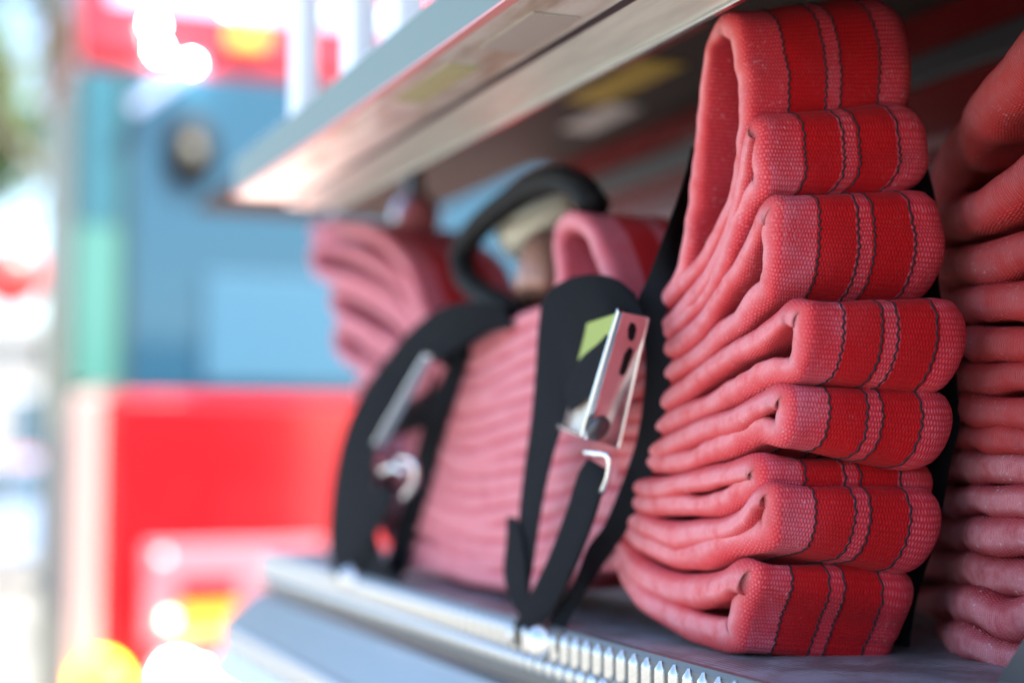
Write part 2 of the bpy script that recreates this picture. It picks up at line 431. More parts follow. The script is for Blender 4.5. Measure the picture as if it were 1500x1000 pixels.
# ================================================================== front hose bundle
XS = .473
hose = empty("fire_hose", "faded red striped fire hose folded flat, its looped ends stacked at the open shelf edge", "fire hose", "fire hoses packed in the compartment", (XS, .8, -.125))
def U(px, py, X=XS): return onX(px, py, X)
def wdir(pl, pr, yaw=R(-12)):
    """width vector: from photo point pl (on the bundle's side) to photo point pr, kept in a plane turned by yaw"""
    A = U(*pl); h = Vector((math.cos(yaw), math.sin(yaw), 0)); nrm = Vector((-h.y, h.x, 0))
    r = ray(*pr); B = r * (A.dot(nrm) / r.dot(nrm)); return B - A
FOLDS = [  # upper run, loop front, lower run (outer outline at the near edge), top edge pair, bottom edge pair
 ([(905,462),(950,440),(974,415),(990,385),(1003,300),(1014,200),(1024,110),(1034,52),(1052,24)], [(1072,34),(1087,90),(1094,150)],
  [(1094,200),(1084,260),(1060,330),(1022,400),(985,440),(950,465),(905,498)], ((1052,24),(1300,-6)), ((1094,150),(1345,140)), ((1087,90),(1330,70))),
 ([(905,498),(950,474),(985,448),(1026,395),(1058,320),(1076,250),(1088,196),(1100,170)], [(1110,184),(1112,225),(1113,258),(1112,284)],
  [(1096,312),(1070,370),(1042,425),(1000,478),(950,516),(905,546)], ((1100,174),(1334,156)), ((1110,280),(1312,282)), ((1112,225),(1356,215))),
 ([(905,546),(950,515),(992,484),(1030,440),(1066,385),(1090,335),(1106,300),(1122,284)], [(1134,296),(1134,330),(1132,370),(1126,412),(1118,442)],
  [(1100,464),(1078,486),(1050,508),(1005,542),(950,572),(905,594)], ((1125,287),(1352,292)), ((1118,436),(1348,436)), ((1132,360),(1379,355))),
 ([(905,594),(950,584),(984,560),(1020,532),(1060,506),(1100,485),(1130,460),(1146,441),(1158,436)], [(1170,446),(1172,470),(1168,510),(1158,545),(1146,564)],
  [(1120,572),(1080,586),(1040,602),(984,628),(950,640),(905,642)], ((1158,440),(1388,456)), ((1150,556),(1372,580)), ((1170,490),(1410,500))),
 ([(905,642),(950,641),(975,635),(1032,610),(1080,589),(1108,572),(1126,560),(1140,557)], [(1150,572),(1150,605),(1142,640),(1130,658)],
  [(1095,656),(1060,666),(1000,685),(966,693),(905,690)], ((1140,561),(1364,596)), ((1130,655),(1350,690)), ((1150,605),(1385,636))),
 ([(905,690),(956,699),(1000,691),(1050,677),(1090,664),(1106,662)], [(1113,680),(1112,710),(1104,733)],
  [(1080,744),(1040,750),(1000,754),(944,750),(905,738)], ((1112,666),(1340,698)), ((1100,734),(1330,764)), ((1113,695),(1357,730))),
 ([(905,738),(940,754),(980,763),(1020,764),(1052,756),(1080,736),(1098,712),(1116,700)], [(1128,714),(1128,750),(1116,790),(1104,806)],
  [(1070,816),(1020,829),(972,826),(932,810),(905,786)], ((1120,704),(1342,748)), ((1104,803),(1326,846)), ((1128,750),(1367,795))),
 ([(905,786),(925,812),(960,836),(1010,843),(1050,834),(1070,819),(1088,815)], [(1098,828),(1098,850),(1084,885),(1076,920),(1070,946),(1056,958)],
  [(1030,950),(995,932),(950,905),(918,876),(899,848),(896,834)], ((1088,819),(1300,862)), ((1066,954),(1296,974)), ((1088,880),(1322,915))),
]
labels = ["tall uppermost loop rising above the rest with a shadowed hollow", "grey-dusted short loop just under the tall one", None, "loop standing out furthest to the side", None,
          "recessed shaded loop wedged between two others", None, "lowest loop lying on the grooved floor"]
STRAP_W = Vector((WD, 0, 0)); TH = [.0125, .0125, .0135, .0135, .0140, .0130, .0150, .0172]
frame_ends = []
for fi, (up, fr, lw, tp, bt, mp) in enumerate(FOLDS):
    up = up[:-1] + [(up[-1][0] - 2, up[-1][1] + (4 if fi else 0))]; fr = fr[:-1] + [(fr[-1][0] - 2, fr[-1][1] - 6)]; lw = [(lw[0][0] - 4, lw[0][1] - 6)] + lw[1:]
    pts = [U(*p) for p in up + fr + lw]
    # drape at x: keep bundle side gently bowed towards the opening
    Wt = wdir(*tp); Wb = wdir(*bt); Wm = wdir(*mp); Wm *= 1 + .0085 / Wm.length
    a, b_, c = len(up), len(up) + len(fr) - 1, len(pts) - 1
    def wv(u, s, a=a, b_=b_, c=c, Wt=Wt, Wb=Wb, Wm=Wm):
        mid = (a + b_ - 1) / 2; a0 = a - 1
        if u < a0: return STRAP_W.lerp(Wt, smooth(u / a0))
        if u < mid: return Wt.lerp(Wm, math.sin(math.pi / 2 * (u - a0) / (mid - a0)))
        if u < b_: return Wb.lerp(Wm, math.sin(math.pi / 2 * (b_ - u) / (b_ - mid)))
        return Wb.lerp(STRAP_W, smooth((u - b_) / (c - b_)))
    o, fr_ = hose_sweep("hose_loop", pts, wv, M['hose'], hose, seed=fi + 1, step=.0022, T=TH[fi], stitches=None, corner=(.011, a - 4.5, b_ + 3.5))
    # stitch range: round the loop
    n = len(fr_); bpy.data.objects.remove(o)
    sp_u = [q[1] for q in spline(pts, .0022)]
    ia = next(i for i, q in enumerate(sp_u) if q > max(1, a - 5)); ib = next((i for i, q in enumerate(sp_u) if q > min(c - .5, b_ + 5)), n - 2)
    o, fr_ = hose_sweep("hose_loop", pts, wv, M['hose'], hose, seed=fi + 1, step=.0022, T=TH[fi], stitches=(ia, min(ib, n - 2)), corner=(.011, a - 4.5, b_ + 3.5))
    if labels[fi]: o["label"] = labels[fi]

# far part of the same bundle: layer boundaries (17 of them) at stations along the side, in photo x
ST = [(905, [462 if i == 0 else (834 if i == 16 else 450 + 24 * i) for i in range(17)])]
ST[0][1][0] = 462
def stn(x, top, bot, pw=1.0): ST.append((x, [top + (bot - top) * (i / 16) ** pw for i in range(17)]))
stn(862, 446, 838); stn(820, 440, 856); stn(780, 450, 866); stn(735, 474, 864); stn(690, 500, 858); stn(655, 500, 846); stn(625, 462, 838); stn(590, 380, 832, .95); stn(540, 338, 815, .95)
stn(500, 330, 790); stn(465, 326, 760); stn(440, 326, 740)
ENDX = [443, 452, 470, 482, 476, 488, 500, 520, 520, 530, 540, 545, 550, 555, 560, 560]
def bnd(i, x):
    for (xa, ya), (xb, yb) in zip(ST, ST[1:]):
        if xb <= x <= xa:
            f = (xa - x) / (xa - xb); return lerp(ya[i], yb[i], f)
    return ST[-1][1][i]
def run(i, x_end): return [(x, ys[i] + (2.5 * math.sin(x * .022 + i * 1.7) if 470 < x < 860 else 0)) for x, ys in ST if x > x_end + 14]
def wconst(u, s): return STRAP_W
for k in range(1, 15, 2):
    ex = ENDX[k]
    up = run(k, ex); lo = run(k + 2, ex)
    yt, yb = bnd(k, ex), bnd(k + 2, ex)
    pts = [U(*p) for p in up] + [U(ex + 8, yt), U(ex, lerp(yt, yb, .3)), U(ex, lerp(yt, yb, .7)), U(ex + 8, yb)] + [U(*p) for p in reversed(lo)]
    hose_sweep("hose_loop", pts, wconst, M['hose_skylit'], hose, seed=20 + k, step=.006, T=.0145, flip=True, nf=14, ne=8, amp=.4)
top = [(905,462),(898,425),(886,380),(868,338),(845,312),(822,312),(808,332),(806,370),(812,410),(800,440),(780,452)] + [p for p in run(0, 470) if p[0] < 770] + [(452, 332)]
hose_sweep("hose_layer", [U(*p) for p in top], wconst, M['hose_skylit'], hose, seed=41, step=.005, T=.0135, flip=True, nf=18)["label"] if False else hose_sweep("hose_layer", [U(*p) for p in top], wconst, M['hose_skylit'], hose, seed=41, step=.005, T=.0135, flip=True, nf=18)
bot = run(16, 560)
hose_sweep("hose_layer", [U(*p) for p in bot], wconst, M['hose_skylit'], hose, seed=42, step=.006, T=.0145, flip=False, nf=14, amp=.4)

# ================================================================== second bundle, to the right
X2 = .600
hose2 = empty("fire_hose", "dusty pink fire hose packed behind the gap, its thick layers curving up at the top", "fire hose", "fire hoses packed in the compartment", (X2, .8, -.125))
L2 = [  # top outline at the near edge, thickness, then the run leaves the frame at the right
 ([(1180,420),(1250,380),(1330,290),(1385,180),(1440,95),(1500,25),(1560,-50),(1640,-130)], .036),
 ([(1180,455),(1250,425),(1320,350),(1370,288),(1425,270),(1500,212),(1560,160),(1660,90)], .026),
 ([(1180,490),(1260,450),(1330,395),(1378,362),(1430,352),(1500,334),(1570,310),(1660,280)], .024),
 ([(1180,520),(1260,485),(1330,440),(1372,420),(1430,416),(1500,412),(1570,405),(1660,400)], .0215),
 ([(1180,550),(1280,515),(1350,485),(1400,475),(1450,476),(1500,478),(1570,480),(1660,480)], .0205),
 ([(1180,580),(1280,550),(1350,533),(1400,528),(1450,529),(1500,531),(1570,540),(1660,545)], .0185),
 ([(1180,610),(1280,590),(1350,580),(1400,577),(1450,579),(1500,583),(1570,590),(1660,600)], .0175),
 ([(1180,640),(1280,628),(1350,622),(1400,620),(1450,622),(1500,626),(1570,635),(1660,645)], .0155),
 ([(1180,672),(1280,663),(1340,660),(1385,657),(1440,658),(1500,663),(1570,672),(1660,685)], .0205),
 ([(1180,720),(1280,714),(1340,712),(1380,711),(1440,711),(1500,712),(1570,722),(1660,735)], .0185),
 ([(1180,764),(1280,760),(1340,757),(1375,756),(1440,755),(1500,758),(1570,775),(1660,795)], .0215),
 ([(1180,812),(1280,808),(1330,806),(1365,806),(1410,807),(1450,812),(1500,822),(1570,850),(1660,880)], .0225),
 ([(1180,858),(1270,858),(1320,862),(1350,860),(1385,855),(1420,866),(1455,882),(1500,874),(1570,885),(1660,905)], .0215),
 ([(1180,905),(1270,905),(1310,912),(1335,913),(1370,908),(1410,912),(1455,930),(1500,942),(1570,962),(1660,990)], .0225),
]
for k, (pp, T2) in enumerate(L2):
    off = 8 * math.sin(k * 1.9)
    pts = [onX(x, y, X2 + .16 * smooth((1414 + off - x) / 80) + (.004 * math.sin(k * 2.1 + i * .8))) for i, (x, y) in enumerate(pp)]
    def w2(u, s): return Vector((.11, 0.004 * math.sin(s * 9), .004 * math.sin(s * 13)))
    o, _ = hose_sweep("hose_layer", pts, w2, M['hose_dusty'] if k > 7 else M['hose_red'], hose2, seed=60 + k, step=.0028, T=T2 * 1.05, flip=False, nf=12, ne=18, bulge=.3, amp=1.2)
    if k == 0: o["label"] = "broad top layer sweeping steeply upwards"
    if k == 12: o["label"] = "kinked dusty layer second from the floor"
    if k == 13: o["label"] = "lowest layer speckled with white dust"

# ================================================================== our engine: compartment, shelf, overhead beam
FL = -.1262
eng = empty("fire_engine", "fire engine body round the open hose compartment, with ribbed shelf edge and silver overhead beam", "fire engine", None, (.6, .6, -1.6))
YA, YB = -.35, 1.84
XE = .440
box("shelf_floor", (XE - .001, YA, FL - .012), (.95, YB, FL), M['floor'], eng, .0008)
# nosing: lip and curved fascia
def extrude_profile(name, prof, y0, y1, m, parent, sm=False):
    return prism(name, [Vector((x, y0, z)) for x, z in prof], (0, y1 - y0, 0), m, parent)
extrude_profile("shelf_nosing", [(XE, FL + .0015), (XE - .0035, FL + .001), (XE - .006, FL - .003), (XE - .006, FL - .034), (XE - .003, FL - .042), (XE, FL - .042)], YA, YB, M['groove'], eng)
# ribs on the nosing: a pointed half-round tooth and a round stud below, one mesh shared by all
def rib_mesh():
    bm = bmesh.new(); H = .0215; Rr = .0046; ny = 10; nz = 9; grid = []
    for j in range(nz + 1):
        q = j / nz; z = -.001 - q * H
        wdt = Rr * (min(1, .25 + q * 3.2)) * (1 if q < .85 else math.sqrt(max(0, 1 - ((q - .85) / .15) ** 2 * .9)))
        row = []
        for i in range(ny + 1):
            a = math.pi * i / ny; row.append(bm.verts.new((-math.sin(a) * wdt * .95, -math.cos(a) * wdt, z)))
        grid.append(row)
    for j in range(nz):
        for i in range(ny): bm.faces.new((grid[j][i], grid[j][i + 1], grid[j + 1][i + 1], grid[j + 1][i]))
    # stud
    c = Vector((0, .0078, -.0275)); g2 = []
    for j in range(7):
        b = math.pi / 2 * j / 6; row = []
        for i in range(13):
            a = 2 * math.pi * i / 12
            row.append(bm.verts.new((c.x - .0052 * math.sin(b), c.y + .0052 * math.cos(b) * math.cos(a), c.z + .0066 * math.cos(b) * math.sin(a))))
        g2.append(row)
    for j in range(6):
        for i in range(12): bm.faces.new((g2[j][i], g2[j][i + 1], g2[j + 1][i + 1], g2[j + 1][i]))
    bmesh.ops.remove_doubles(bm, verts=bm.verts, dist=1e-6); bmesh.ops.recalc_face_normals(bm, faces=bm.faces)
    for f in bm.faces:
        f.smooth = True
    me = bpy.data.meshes.new("rib"); bm.to_mesh(me); bm.free(); me.materials.append(M['alu_bright']); return me
RIB = rib_mesh(); PITCH_R = .0170
nos = [o for o in eng.children if o.name.startswith("shelf_nosing")][0] if eng.children else None
y = .50
while y < YB - .01:
    o = bpy.data.objects.new("rib", RIB); COL.objects.link(o); o.parent = nos; o.location = (XE - .0058, y, FL); y += PITCH_R
extrude_profile("shelf_apron", [(XE + .002, FL - .042), (XE + .002, FL - .050), (XE + .02, FL - .050), (XE + .02, FL - .042)], YA, YB, M['dull'], eng)
# lower step: a bright plate sloping outwards to its own ribbed nosing
XS2 = .392; SZ = FL - .084
st = extrude_profile("lower_step", [(XE + .003, FL - .0505), (XE - .006, FL - .053), (XS2 + .004, SZ + .001), (XS2, SZ - .002), (XS2, SZ - .030), (XS2 - .02, SZ - .062), (XS2 + .06, SZ - .062), (XE + .003, SZ - .03)], YA, YB + .02, M['step'], eng)
st = extrude_profile('lower_nosing', [(XS2 - .0002, SZ - .002), (XS2 - .0022, SZ - .004), (XS2 - .0022, SZ - .031), (XS2 - .0002, SZ - .033)], YA, YB + .018, M['groove'], eng)
y = .60
while y < YB:
    o = bpy.data.objects.new("rib", RIB); COL.objects.link(o); o.parent = st; o.location = (XS2 - .002, y, SZ - .002); y += PITCH_R
box("lower_body_panel", (.46, YA, -1.35), (.95, YB, SZ - .064), M['red'], eng, .004)
# overhead beam (hollow channel)
ZB = .270; BY1 = 1.60
box("beam_underside", (.3455, YA, ZB), (.4105, BY1, ZB + .004), M['alu'], eng)
box("beam_underside", (.4135, YA, ZB + .001), (.468, BY1 + .05, ZB + .005), M['alu_pale'], eng)
box("beam_seam", (.4060, YA, ZB - .0006), (.4134, BY1, ZB + .0005), M['dull'], eng)
box("beam_outer_face", (.341, YA, ZB + .0005), (.345, BY1 - .01, ZB + .036), M['alu_green'], eng)
box("beam_outer_lip", (.3395, YA, ZB - .0015), (.3468, BY1 - .005, ZB + .0003), M['pink_edge'], eng)
box("beam_inner_lip", (.4685, YA, ZB - .002), (.4735, BY1 + .06, ZB + .03), M['alu_bright'], eng, .0008)
box("beam_end_cap", (.3455, BY1 + .0005, ZB - .001), (.413, BY1 + .004, ZB + .034), M['pink_edge'], eng)
box("beam_top", (.345, YA, ZB + .036), (.4735, BY1, ZB + .040), M['alu'], eng)
# dark inner ceiling and red inner wall
CZ = .392
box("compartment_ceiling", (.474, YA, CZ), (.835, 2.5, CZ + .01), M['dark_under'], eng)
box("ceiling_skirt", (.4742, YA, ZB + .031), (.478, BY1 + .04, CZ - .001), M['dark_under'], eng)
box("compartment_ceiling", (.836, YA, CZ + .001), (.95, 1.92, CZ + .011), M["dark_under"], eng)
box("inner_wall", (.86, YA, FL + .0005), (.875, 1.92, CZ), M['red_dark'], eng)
box("light_blocking_wall", (.447, .465, FL + .0005), (.859, .480, CZ - .0005), M["dark_under"], eng)  # unseen wall, added to keep light off the second bundle and the gaps
box("wall_rail", (.848, .481, .262), (.8595, 1.92, .274), mat('dull_pink_rail', (.30, .12, .13), .35, .3), eng, .002)
box("wall_rail", (.850, .481, .325), (.8595, 1.92, .352), M['dull'], eng, .002)
box("body_side", (.95, YA - .9, -1.35), (2.3, 1.42, .62), M['red'], eng, .01)
box("roof_panel", (.36, YA - .9, ZB + .30), (.95, 1.42, ZB + .33), M['alu'], eng)
# stickers on the dark underside, seen blurred
for (x0, x1, ya, yb, m) in ((.70, .75, 1.33, 1.52, 'sign_yellow'), (.65, .69, 1.18, 1.36, 'sign_red'), (.76, .80, 1.52, 1.66, 'sign_white'), (.60, .64, 1.0, 1.14, 'sign_red'), (.54, .59, .98, 1.2, 'sign_grey')):
    box("warning_sticker", (x0, ya, CZ - .002), (x1, yb, CZ - .0003), M[m], eng)
for (x0, x1, ya, yb, m) in ((.362, .385, .98, 1.10, 'sign_olive'), (.366, .398, .84, .93, 'sign_grey'), (.362, .390, .74, .80, 'pink_edge')):
    box("warning_sticker", (x0, ya, ZB - .0012), (x1, yb, ZB - .0003), M[m], eng)
# white uprights standing on the beam
for px in (442, 520, 585):
    p = onX(px, 120, .36); w = .021
    box("upright", (.352, p.y - w, ZB + .0405), (.372, p.y + w, ZB + .31), M['white'], eng, .003)
# dark post in the near right corner
q = onX(1500, 960, .545)
mesh("corner_brace", [onX(*p, .56) for p in ((1500,935),(1452,1010),(1600,1010),(1600,900))] + [onX(*p, .575) for p in ((1500,935),(1452,1010),(1600,1010),(1600,900))],
     [(0, 1, 2, 3), (7, 6, 5, 4), (0, 4, 5, 1), (1, 5, 6, 2), (2, 6, 7, 3), (3, 7, 4, 0)], M['dull'], eng)

# ================================================================== straps
def ribbon(name, rails, th, m, parent, step=.003, n=6):
    """rails: list of ((pxL,pyL,XL),(pxR,pyR,XR)) -> webbing of real thickness between the two edges"""
    A = spline([onX(*a) for a, b in rails], step); cnt = len(A)
    # sample the right rail at the same parameters
    Bc = spline([onX(*b) for a, b in rails], step)
    def at(u):
        for i in range(len(Bc) - 1):
            if Bc[i + 1][1] >= u:
                f = (u - Bc[i][1]) / max(1e-6, Bc[i + 1][1] - Bc[i][1]); return Bc[i][0].lerp(Bc[i + 1][0], f)
        return Bc[-1][0]
    top = []; uv = []
    L = [(a[0], at(a[1]), a[2]) for a in A]
    vs = []; vuv = []
    for i, (a, b, s) in enumerate(L):
        t = (L[min(i + 1, cnt - 1)][0] - L[max(0, i - 1)][0]) + (L[min(i + 1, cnt - 1)][1] - L[max(0, i - 1)][1])
        N = t.cross(b - a)
        N = N.normalized() * th / 2 if N.length > 1e-9 else Vector((0, 0, th / 2))
        w = (b - a).length
        for k in range(n + 1): vs.append(a.lerp(b, k / n) + N * (1 - .5 * (abs(k / n - .5) * 2) ** 6)); vuv.append((k / n * w, s))
        for k in range(n, -1, -1): vs.append(a.lerp(b, k / n) - N * (1 - .5 * (abs(k / n - .5) * 2) ** 6)); vuv.append((k / n * w, s))
    K = 2 * (n + 1); fs = []
    for i in range(1, cnt): fs += [((i - 1) * K + k, (i - 1) * K + (k + 1) % K, i * K + (k + 1) % K, i * K + k) for k in range(K)]
    fs += [tuple(range(K - 1, -1, -1)), tuple(range((cnt - 1) * K, cnt * K))]
    me = bpy.data.meshes.new(name); me.from_pydata([tuple(v) for v in vs], [], fs)
    ul = me.uv_layers.new(name="UVMap"); d = []
    for lp in me.loops: d += vuv[lp.vertex_index]
    ul.data.foreach_set("uv", d)
    bm = bmesh.new(); bm.from_mesh(me); bmesh.ops.recalc_face_normals(bm, faces=bm.faces); bm.to_mesh(me); bm.free()
    return link(name, me, m, parent, False)
def plate(name, quad, th, m, parent, holes=(), bevel=.0008, hm=None):
    """metal plate from four photo corners (px,py,X); holes as outlines in the same plane, built as dark recessed slots"""
    c = [onX(*p) for p in quad]; n = (c[1] - c[0]).cross(c[3] - c[0]).normalized()
    if n.dot(c[0]) > 0: n = -n                      # towards the opening
    r2 = ray(quad[2][0], quad[2][1]); c[2] = r2 * (c[0].dot(n) / r2.dot(n))
    o = mesh(name, [p for p in c] + [p - n * th for p in c], [(0, 1, 2, 3), (7, 6, 5, 4), (0, 4, 5, 1), (1, 5, 6, 2), (2, 6, 7, 3), (3, 7, 4, 0)], m, parent, False, bevel)
    for h in holes:
        pts = []
        for (px, py) in h:
            r = ray(px, py); pts.append(r * (c[0].dot(n) / r.dot(n)) + n * .0004)
        prism("slot", pts, n * -.0006, hm or M['rubber'], o)
    return o, n

s1 = empty("cargo_strap", "nearer black webbing strap with a tilted chrome buckle, its tail arching over the red hose", "strap", "black straps holding the hose bundle", tuple(onX(790, 940, XE)))
ribbon("webbing", [((1014,215,.480),(1024,240,.60)), ((1000,270,.478),(1018,300,.58)), ((975,340,.474),(1000,375,.50)), ((948,410,.466),(984,430,.478)), ((932,450,.460),(974,470,.474)),
                   ((944,500,.466),(984,520,.4752)), ((945,560,.470),(978,580,.4752)), ((934,640,.470),(966,650,.4752)), ((914,700,.468),(948,710,.4752)), ((884,770,.463),(916,780,.474)), ((862,800,.456),(880,832,.470)), ((842,850,.448),(862,860,.458)), ((806,905,.440),(835,905,.446)), ((795,935,.437),(820,935,.440))],
       .0018, M['web'], s1)
ribbon("strap_tail", [((930,430,.455),(945,468,.452)), ((905,410,.450),(922,460,.448)), ((868,402,.444),(898,462,.442)), ((825,412,.440),(868,495,.440)), ((797,436,.438),(850,530,.440)), ((789,480,.436),(838,570,.440)),
                      ((785,540,.436),(826,615,.438)), ((779,610,.436),(812,660,.438)), ((769,680,.436),(800,710,.438)), ((761,750,.436),(790,765,.438)), ((758,810,.436),(782,820,.438)), ((757,860,.436),(775,870,.438)), ((762,900,.435),(774,905,.437))],
       .0018, M['web'], s1)
ribbon("strap_tail", [((772,905,.433),(778,900,.434)), ((757,895,.4325),(776,885,.434)), ((742,860,.4325),(772,850,.434)), ((738,835,.4325),(768,815,.434)), ((742,790,.4325),(764,780,.434)), ((743,756,.4325),(756,758,.434))],
       .0018, M['web'], s1)
ribbon("lower_webbing", [((862,672,.438),(892,690,.441)), ((850,690,.436),(888,700,.440)), ((832,745,.435),(868,765,.439)), ((805,815,.434),(840,835,.438)), ((778,870,.433),(812,890,.437)), ((755,915,.432),(782,930,.435)), ((746,938,.4315),(768,950,.4335))],
       .004, M['web'], s1)

bk, nb = plate("buckle", ((906,456,.423),(950,466,.451),(906,657,.447),(852,641,.419)), .0025, M['face_steel'], s1,
      holes=([(924,472),(930,474),(932,482),(929,496),(924,500),(920,496),(920,482)], [(922,508),(928,512),(917,545),(911,551),(907,546),(915,518)]))
plate("buckle_rim", ((905,455,.4205),(914,457,.4245),(861,643,.4205),(850,640,.4168)), .0045, M['chrome'], bk)
plate("buckle_rim", ((948,465,.4512),(952,467,.4532),(909,659,.4492),(905,657,.4472)), .004, M['red_dark'] if False else M['chrome'], bk)
lathe("pivot", [(.0001,.003),(.005,.0028),(.0085,.001),(.009,-.002)], onX(878,628,.4265), nb, M['dull'], bk)
plate("lever_plate", ((893,466,.450),(902,462,.446),(855,640,.443),(817,622,.452)), .002, M['cream'], bk)
plate("tag_label", ((906,457,.431),(890,504,.432),(834,536,.443),(850,476,.441)), .0015, M['lime'], bk)
ribbon("webbing_core", [((898,478,.434),(902,520,.431)), ((880,500,.433),(888,552,.430)), ((852,524,.435),(862,582,.431)), ((826,562,.440),(836,604,.436))], .002, M['web'], bk)
plate("lever_lip", ((818,620,.437),(858,638,.420),(857,643,.420),(815,627,.437)), .002, M['chrome'], bk)
tube("hook_ring", [onX(*p) for p in ((856,662,.432),(872,664,.430),(890,667,.432),(893,680,.434),(890,700,.435),(882,720,.437))], .0021, M['chrome'], s1)
lathe("anchor_bolt", [(.0115,-.004),(.0120,0),(.0105,.004),(.0065,.0068),(.0001,.0078)], onX(793,938,XE-.010), (-.75,-.6,.28), M['steel'], s1)
prism("anchor_bracket", [onX(*p, XE-.008) for p in ((796,918),(822,925),(824,952),(800,958),(780,950))], (.006,0,0), M['dull'], s1, .001)
lathe("anchor_bolt", [(.006,-.003),(.006,.002),(.0001,.004)], onX(750,930,XE-.007), (-1,0,0), M['steel'], s1)

s2 = empty("cargo_strap", "farther black strap over the hose, its buckle blurred blue and violet", "strap", "black straps holding the hose bundle", tuple(onX(510, 845, XE)))
ribbon("webbing", [((770,440,.50),(790,470,.58)), ((740,452,.470),(770,480,.56)), ((700,470,.466),(720,500,.500)), ((664,500,.462),(690,520,.472)), ((640,540,.460),(676,560,.471)), ((620,620,.460),(650,640,.471)), ((600,700,.460),(628,720,.471)), ((580,770,.458),(606,790,.471)), ((560,830,.452),(590,845,.462)), ((530,850,.440),(560,856,.450))],
       .002, M['web'], s2, .006)
ribbon("strap_tail", [((735,448,.462),(755,480,.47)), ((700,442,.452),(718,488,.46)), ((655,448,.444),(680,505,.45)), ((612,474,.440),(645,525,.444)), ((568,522,.438),(612,548,.442)), ((524,586,.437),(582,592,.441)), ((498,652,.437),(556,645,.440)), ((484,730,.437),(548,715,.440)), ((481,800,.437),(556,800,.440)), ((495,850,.436),(584,855,.440))],
       .002, M['web'], s2, .006)
ribbon("lower_webbing", [((556,706,.436),(580,722,.438)), ((540,735,.434),(566,752,.437)), ((515,785,.433),(540,805,.436)), ((490,828,.432),(512,848,.435)), ((486,838,.431),(506,856,.433))], .004, M['web'], s2)
bk2, n2 = plate("buckle", ((622,524,.420),(655,538,.450),(600,668,.446),(548,652,.415)), .003, M['chrome'], s2, holes=([(636,545),(641,547),(628,585),(622,582)],))
plate("buckle_rim", ((618,522,.417),(632,526,.424),(562,655,.419),(546,650,.412)), .005, M['chrome'], bk2)
tube("hook_ring", [onX(*p) for p in ((585,672,.432),(605,678,.434),(608,700,.436),(592,728,.438))], .003, M['chrome'], s2)
tube("hook_ring", [onX(*p) for p in ((560,690,.430),(575,684,.430),(592,690,.432))], .003, M['chrome'], s2)
lathe("anchor_bolt", [(.012,-.004),(.012,0),(.009,.005),(.0001,.008)], onX(512,846,XE-.010), (-.8,-.5,.3), M['steel'], s2)

gap_shade = empty("cargo_strap", "black band added to darken the gap between the two red hose bundles", "strap", "black straps holding the hose bundle", tuple(onX(1330, 975, X2)))  # no real strap: dark band laid in for the shadow between the bundles
RE = [(1322,170),(1338,215),(1354,262),(1366,330),(1366,420),(1388,500),(1392,560),(1396,620),(1382,680),(1372,740),(1358,800),(1338,860),(1326,920),(1320,978)]
ribbon("webbing", [((x - 75, y, .598), (x + 9, y, .6035)) for x, y in RE], .0018, M['web'], gap_shade)

# ================================================================== nozzle lying on the bundle
nz = empty("hose_nozzle", "blurred nozzle on top of the hose, black hoop handle round cream metal", "nozzle", None, tuple(onX(770, 440, .5)))
tube("hoop_handle", [onX(*p, .49) for p in ((772,470),(735,448),(700,425),(680,400),(676,372),(700,335),(740,300),(785,272),(825,264),(855,280),(872,305))], .0118, M['rubber'], nz, 14, .01)
c0, c1 = onX(752, 345, .53), onX(845, 300, .56)
ax = (c1 - c0)
lathe("nozzle_body", [(.016,0),(.026,.002),(.028,.02),(.022,.03),(.020,ax.length)], c0, ax, M['cream'], nz)
c0 = onX(800, 395, .52)
lathe("coupling", [(.020,-.03),(.024,-.02),(.024,.02),(.018,.03)], c0, (.3,.2,1), mat("copper_metal", (.42,.22,.16), .4, .6), nz)
prism("nozzle_seal", [onX(*p, .515) for p in ((760,400),(800,392),(790,425),(768,430))], (.02,0,0), mat("navy_rubber", (.03,.05,.12), .5), nz, .002)
# pink ball beside the beam's end, added to stand for a sun glint
lm = empty("glint_ball", "small pink ball imitating a sun glint beneath the far end of the silver beam", "lamp", None, tuple(onX(608, 312, .56)))
lathe("lens", [(.020,-.02),(.024,-.006),(.020,.006),(.010,.012),(.0001,.014)], onX(608, 316, .56), (-.5,-1,-.1), mat("pink_glint", (.8,.25,.28), .15), lm)
box("added_bracket", (.552, onX(608, 316, .56).y - .002, .262), (.568, onX(608, 316, .56).y + .016, CZ - .0004), M["dull"], lm)
lathe("glint_rim", [(.026,-.024),(.029,-.018),(.028,-.008),(.022,-.006)], onX(608, 316, .56), (-.5,-1,-.1), M['chrome'], lm)

# ================================================================== second engine facing us, out of focus
TY = 5.1
trk = empty("fire_engine", "blurred red fire engine parked behind, facing with broad blue windscreen and lit headlamps", "fire engine", None, (1.82, TY, -1.6))
def T(px, py, Y=TY): return onY(px, py, Y)
xl = T(104, 500).x; xr = xl + 2.5
zt = T(190, 98).z; zb = T(190, 576).z; xw = T(188, 400).x
box("cab_roof", (xl, TY, zt), (xr, TY + 1.05, zt + .42), M['red'], trk, .05, 3)
box("cab_front", (T(150, 700).x, TY, -1.30), (xr, TY + .12, zb), M['red'], trk, .03, 3)
box("cab_side", (xl, TY + .121, -1.30), (xl + .08, TY + 1.05, zt - .001), mat("olive_grey_side", (.20, .19, .12), .4), trk, .01)
box("side_locker", (xl - .015, TY + .30, -.55), (xl - .001, TY + .62, .05), mat("grey_locker", (.12, .13, .15), .4), trk, .01)
box("body_side", (xl + .35, TY + 1.051, -1.30), (xl + .43, TY + 3.2, zt - .001), M['red'], trk, .01)
box("corner_post", (xl, TY - .01, -1.30), (T(149, 700).x, TY + .12, zb - .001), mat("pale_corner_panel", (.38,.25,.22), .5), trk, .02)
